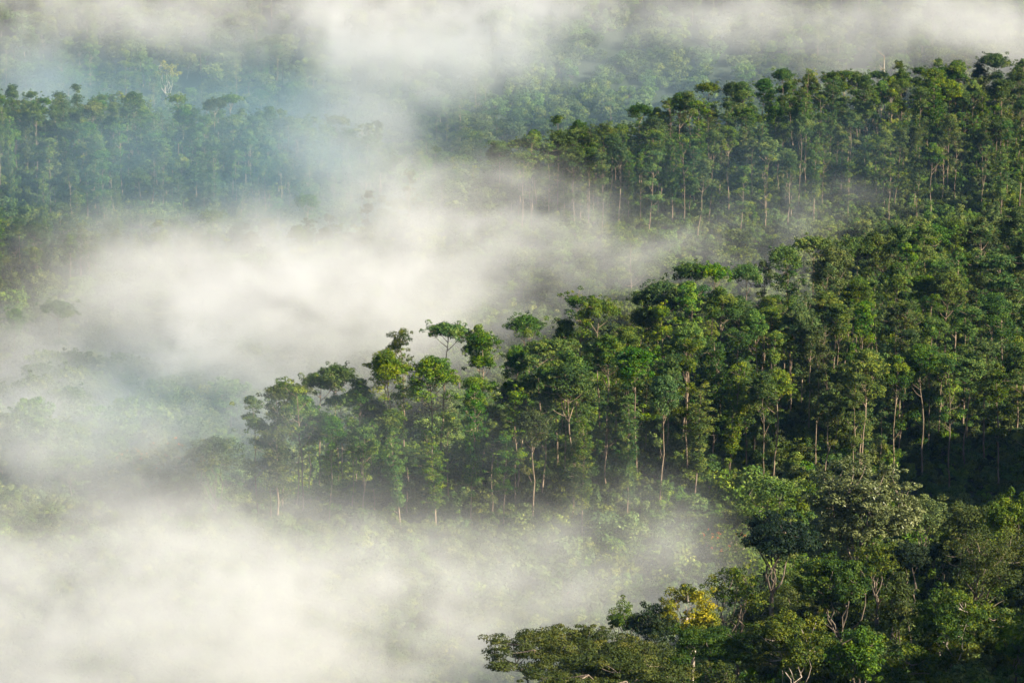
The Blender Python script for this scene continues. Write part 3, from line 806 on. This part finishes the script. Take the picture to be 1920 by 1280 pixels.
def mist(name, blobs, sigma, vox, label, seed=0.0, warp=13.0, nscale=0.032, thin=0.435, color=(0.932, 0.940, 0.955)):
    """a bank of mist: soft overlapping puffs, broken up by noise, as a voxel fog volume"""
    B = []
    for u, v, d, ru, rv, rd, s in blobs:
        c = at(u, v, d); B.append((c, np.array([px2m(ru, d), rd, px2m(rv, d)]), s))
    lo = np.min([c - 2.1 * r for c, r, _ in B], axis=0); hi = np.max([c + 2.1 * r for c, r, _ in B], axis=0)
    ng = bpy.data.node_groups.new(name, 'GeometryNodeTree')
    ng.interface.new_socket('Geometry', in_out='INPUT', socket_type='NodeSocketGeometry')
    ng.interface.new_socket('Geometry', in_out='OUTPUT', socket_type='NodeSocketGeometry')
    N, K = ng.nodes, ng.links
    go = N.new('NodeGroupOutput')
    def vm(op, a, b=None):
        q = N.new('ShaderNodeVectorMath'); q.operation = op
        for i, z in enumerate((a, b)):
            if z is None: continue
            if hasattr(z, 'is_output'): K.new(z, q.inputs[i])
            else: q.inputs[i].default_value = tuple(float(t) for t in z)
        return q.outputs['Value'] if op in ('DOT_PRODUCT', 'LENGTH') else q.outputs[0]
    def ma(op, a, b=None, clamp=False):
        q = N.new('ShaderNodeMath'); q.operation = op; q.use_clamp = clamp
        for i, z in enumerate((a, b)):
            if z is None: continue
            if hasattr(z, 'is_output'): K.new(z, q.inputs[i])
            else: q.inputs[i].default_value = float(z)
        return q.outputs[0]
    pos = N.new('GeometryNodeInputPosition').outputs[0]
    def noise(vec, scale, det, color=False, rough=.55):
        q = N.new('ShaderNodeTexNoise'); q.inputs['Scale'].default_value = scale; q.inputs['Detail'].default_value = det; q.inputs['Roughness'].default_value = rough
        K.new(vec, q.inputs['Vector']); return q.outputs['Color' if color else 'Fac']
    shift = vm('ADD', pos, (seed * 37.0, seed * 11.0, seed * 53.0))
    wv = vm('SUBTRACT', noise(shift, 0.018, 4, True), (.5, .5, .5))
    wp = vm('ADD', pos, vm('MULTIPLY', wv, (warp * 4.5, warp * 4.5, warp * 3.2)))
    total = None
    for c, r, s in B:
        q = vm('DIVIDE', vm('SUBTRACT', wp, c), r)
        g = ma('MULTIPLY', ma('EXPONENT', ma('MULTIPLY', vm('DOT_PRODUCT', q, q), -1.0)), s)
        total = g if total is None else ma('ADD', total, g)
    nz = noise(vm('MULTIPLY', wp, (.8, 1, 1.35)), nscale, 6, False, .66)
    # wispy break-up: subtract where the noise is low, more so where the bank is thin
    n2 = noise(vm('MULTIPLY', wp, (1, 1, 1.6)), nscale * 3.4, 4, False, .65)
    nn_ = ma('ADD', ma('MULTIPLY', nz, .64), ma('MULTIPLY', n2, .36))
    fac = ma('MULTIPLY', ma('SUBTRACT', nn_, thin), 1 / (.5 - thin))
    fac = ma('MINIMUM', ma('MAXIMUM', fac, 0.0), 1.9)
    dens = ma('SUBTRACT', ma('MULTIPLY', ma('MINIMUM', total, 1.25), fac), 0.035)
    dens = ma('MAXIMUM', ma('MULTIPLY', dens, sigma), 0.0)
    vc = N.new('GeometryNodeVolumeCube')
    K.new(dens, vc.inputs['Density'])
    vc.inputs['Min'].default_value = tuple(lo); vc.inputs['Max'].default_value = tuple(hi)
    for i, ax in enumerate('XYZ'):
        vc.inputs['Resolution ' + ax].default_value = max(8, int((hi[i] - lo[i]) / vox))
    mt = volume_mat(name, color, 1.0, 0.15, 'density')
    sm = N.new('GeometryNodeSetMaterial'); sm.inputs['Material'].default_value = mt
    K.new(vc.outputs[0], sm.inputs[0]); K.new(sm.outputs[0], go.inputs[0])
    vd = bpy.data.volumes.new(name)
    o = link(name, vd); vd.materials.append(mt)
    md = o.modifiers.new('mist', 'NODES'); md.node_group = ng
    o['kind'] = 'stuff'; o['label'] = label; o['category'] = 'mist'
    return o

mist('mist', [(540, 500, 760, 120, 100, 36, .7), (620, 575, 755, 200, 125, 42, .75), (460, 620, 745, 200, 110, 40, .75), (290, 490, 800, 120, 90, 35, .6),
              (870, 425, 790, 130, 95, 36, .6), (990, 440, 790, 110, 70, 32, .5), (740, 330, 830, 110, 70, 30, .5), (700, 250, 850, 110, 90, 28, .42), (1000, 335, 832, 80, 60, 20, .3), (420, 710, 705, 160, 70, 34, .55),
              (1160, 490, 790, 130, 60, 28, .42), (1360, 480, 770, 140, 38, 25, .5), (1540, 435, 780, 120, 30, 22, .28), (740, 480, 770, 150, 120, 38, .65), (880, 570, 725, 190, 70, 34, .6),
              (1080, 530, 730, 130, 40, 26, .45), (50, 670, 750, 130, 95, 35, .6), (50, 790, 690, 150, 70, 30, .8), (130, 470, 850, 130, 50, 30, .35), (290, 620, 780, 160, 95, 35, .45),
              (180, 850, 588, 260, 90, 18, 1.05), (40, 800, 600, 150, 90, 20, .5)],
     0.021, 1.7, 'bright white mist bank drifting over the valley behind the middle ridge', seed=1.0)
mist('mist', [(80, 1200, 450, 330, 145, 45, 1.1), (380, 1170, 455, 290, 135, 45, 1.0), (620, 1190, 452, 240, 110, 40, .95), (860, 1150, 460, 230, 85, 36, .8),
              (1100, 1090, 480, 190, 85, 36, .6), (1270, 1010, 515, 100, 50, 28, .38), (480, 1035, 510, 240, 40, 26, .3), (720, 1065, 508, 200, 38, 26, .4), (130, 1010, 490, 200, 70, 34, .5),
              (1240, 1090, 440, 90, 60, 26, .35), (980, 1040, 500, 140, 50, 24, .3)],
     0.020, 1.4, 'cream coloured mist bank filling the valley at the lower left', seed=4.0, warp=6, nscale=.045)
mist('mist', [(300, 30, 1180, 200, 58, 40, 1.0), (20, 60, 1170, 100, 80, 40, .7), (690, 60, 1190, 140, 80, 40, 1.0), (840, 60, 1190, 160, 85, 40, 1.0), (560, 80, 1170, 130, 50, 35, .5),
              (1040, 20, 1180, 190, 50, 40, .9), (1400, 20, 1150, 210, 45, 40, .6), (1680, 40, 1130, 220, 55, 45, .55), (1890, 50, 1120, 140, 70, 45, .7), (740, 140, 1120, 140, 70, 35, .4),
              (700, 225, 1060, 130, 60, 30, .22), (1050, 130, 1150, 220, 60, 40, .2), (1550, 110, 1090, 220, 55, 40, .3), (30, 170, 1120, 70, 50, 35, .25)],
     0.015, 2.6, 'pale mist bank hanging over the far hillside along the top', seed=7.0, warp=12, nscale=.026)
mist('mist', [(300, 300, 935, 380, 150, 34, 1.05), (100, 180, 1110, 160, 90, 40, .8), (600, 320, 930, 190, 140, 30, .8), (1150, 160, 1170, 500, 130, 50, .45), (450, 180, 1130, 420, 110, 50, .42),
              (240, 800, 640, 300, 130, 34, 1.0), (250, 700, 760, 200, 80, 30, .3), (1450, 330, 820, 380, 110, 26, .3)],
     0.0060, 3.2, 'thin bluish mist veil drifting in front of the hazy left ridge', seed=9.0, warp=8, nscale=.03, thin=.3, color=(.55, .81, .98))
mist('mist', [(740, 860, 545, 220, 110, 14, .35), (540, 850, 538, 140, 130, 16, .5), (1250, 920, 540, 150, 60, 12, .3), (1000, 840, 550, 200, 100, 12, .2)],
     0.0065, 2.4, 'faint smoke thin mist drifting through the left end of the middle ridge', seed=12.0, warp=6, nscale=.04, color=(.8, .9, 1.0))

# ------------------------------------------------------------------ labels
ORD = ['first', 'second', 'third', 'fourth', 'fifth', 'sixth', 'seventh', 'eighth', 'ninth', 'tenth', 'eleventh', 'twelfth', 'thirteenth', 'fourteenth', 'fifteenth',
       'sixteenth', 'seventeenth', 'eighteenth', 'nineteenth']
TENS = {20: 'twentieth', 30: 'thirtieth', 40: 'fortieth', 50: 'fiftieth', 60: 'sixtieth', 70: 'seventieth', 80: 'eightieth', 90: 'ninetieth'}
def nth(n):
    if n < 20: return ORD[n - 1]
    return TENS[n] if n in TENS else {2: 'twenty', 3: 'thirty', 4: 'forty', 5: 'fifty', 6: 'sixty', 7: 'seventy', 8: 'eighty', 9: 'ninety'}[n // 10] + '-' + ORD[n % 10 - 1]
SHORT = {grp('mid'): 'middle ridge', grp('sec'): 'upper right ridge', grp('lef'): 'hazy left ridge'}
for g_, ridge in SHORT.items():
    ts = [t for t in TREES if t['group'] == g_]
    ts.sort(key=lambda t: t['top'][0])
    hw = 34 if ridge == 'middle ridge' else 26
    sky_ = [t for t in ts if not any(o is not t and abs(o['top'][0] - t['top'][0]) < hw and o['top'][1] < t['top'][1] - 4 for o in ts)]
    for i, t in enumerate(sky_):
        t['o']['label'] = 'gum with %s, %s from left on the skyline of the %s' % (t['words'], nth(i + 1), ridge)
    rest = [t for t in ts if t not in sky_]
    cols = {}
    for t in rest:
        i = min(range(len(sky_)), key=lambda k: abs(sky_[k]['top'][0] - t['top'][0])); cols.setdefault(i, []).append(t)
    for i, c in cols.items():
        for j, t in enumerate(sorted(c, key=lambda t: t['top'][1])):
            t['o']['label'] = '%s gum, %s below the %s skyline crown of the %s' % (t['words'].replace(' crown', '').replace('crown in separate tiers', 'tiered'), nth(j + 1), nth(i + 1), ridge)
            if len(t['o']['label'].split()) > 16: t['o']['label'] = t['o']['label'].replace('crown of the ', 'gum of ')
for j, (x, d, e) in enumerate(sorted(BUSHES, key=lambda b: b[0] / b[1])):
    e['label'] = 'leafy green bush at the foot of the middle ridge, %s from the left' % nth(j + 1)
NICK = ['wide flat olive tree', 'bottom olive tree', 'feathery green tree', 'golden yellow tree', 'dark round tree', 'loose light green tree', 'nearly black flat tree', 'giant grey green tree',
        'dome shaped tree', 'light tree under the grey giant', 'white forked trunks', 'vine draped tree', 'brownish column tree', 'open white trunked tree', 'round tree right of the grey giant',
        'rusty olive tree', 'bright tree at the right edge', 'large brownish tree', 'bright tree above the dark corner', 'small dark round tree', 'faint pale tree', 'low olive shrub']
LW = ['mid green', 'olive', 'fresh green', 'dark green']
seen = {}
for x, d, e, i in sorted(KN, key=lambda k: k[1]):
    pu, pv = project((x, d, e.location.z + 7))
    best = min(range(len(NICK)), key=lambda k: math.hypot(FG[k].location.x - x, FG[k].location.y - d))
    if abs(FG[best].location.y - d) > abs(FG[best].location.x - x): rel = 'behind' if d > FG[best].location.y else 'in front of'
    else: rel = 'right of' if x > FG[best].location.x else 'left of'
    k = (i, rel, best); seen[k] = seen.get(k, 0) + 1
    e['label'] = ('low %s tree ' % LW[i]) + ('' if seen[k] == 1 else nth(seen[k]) + ' ') + rel + ' the ' + NICK[best]
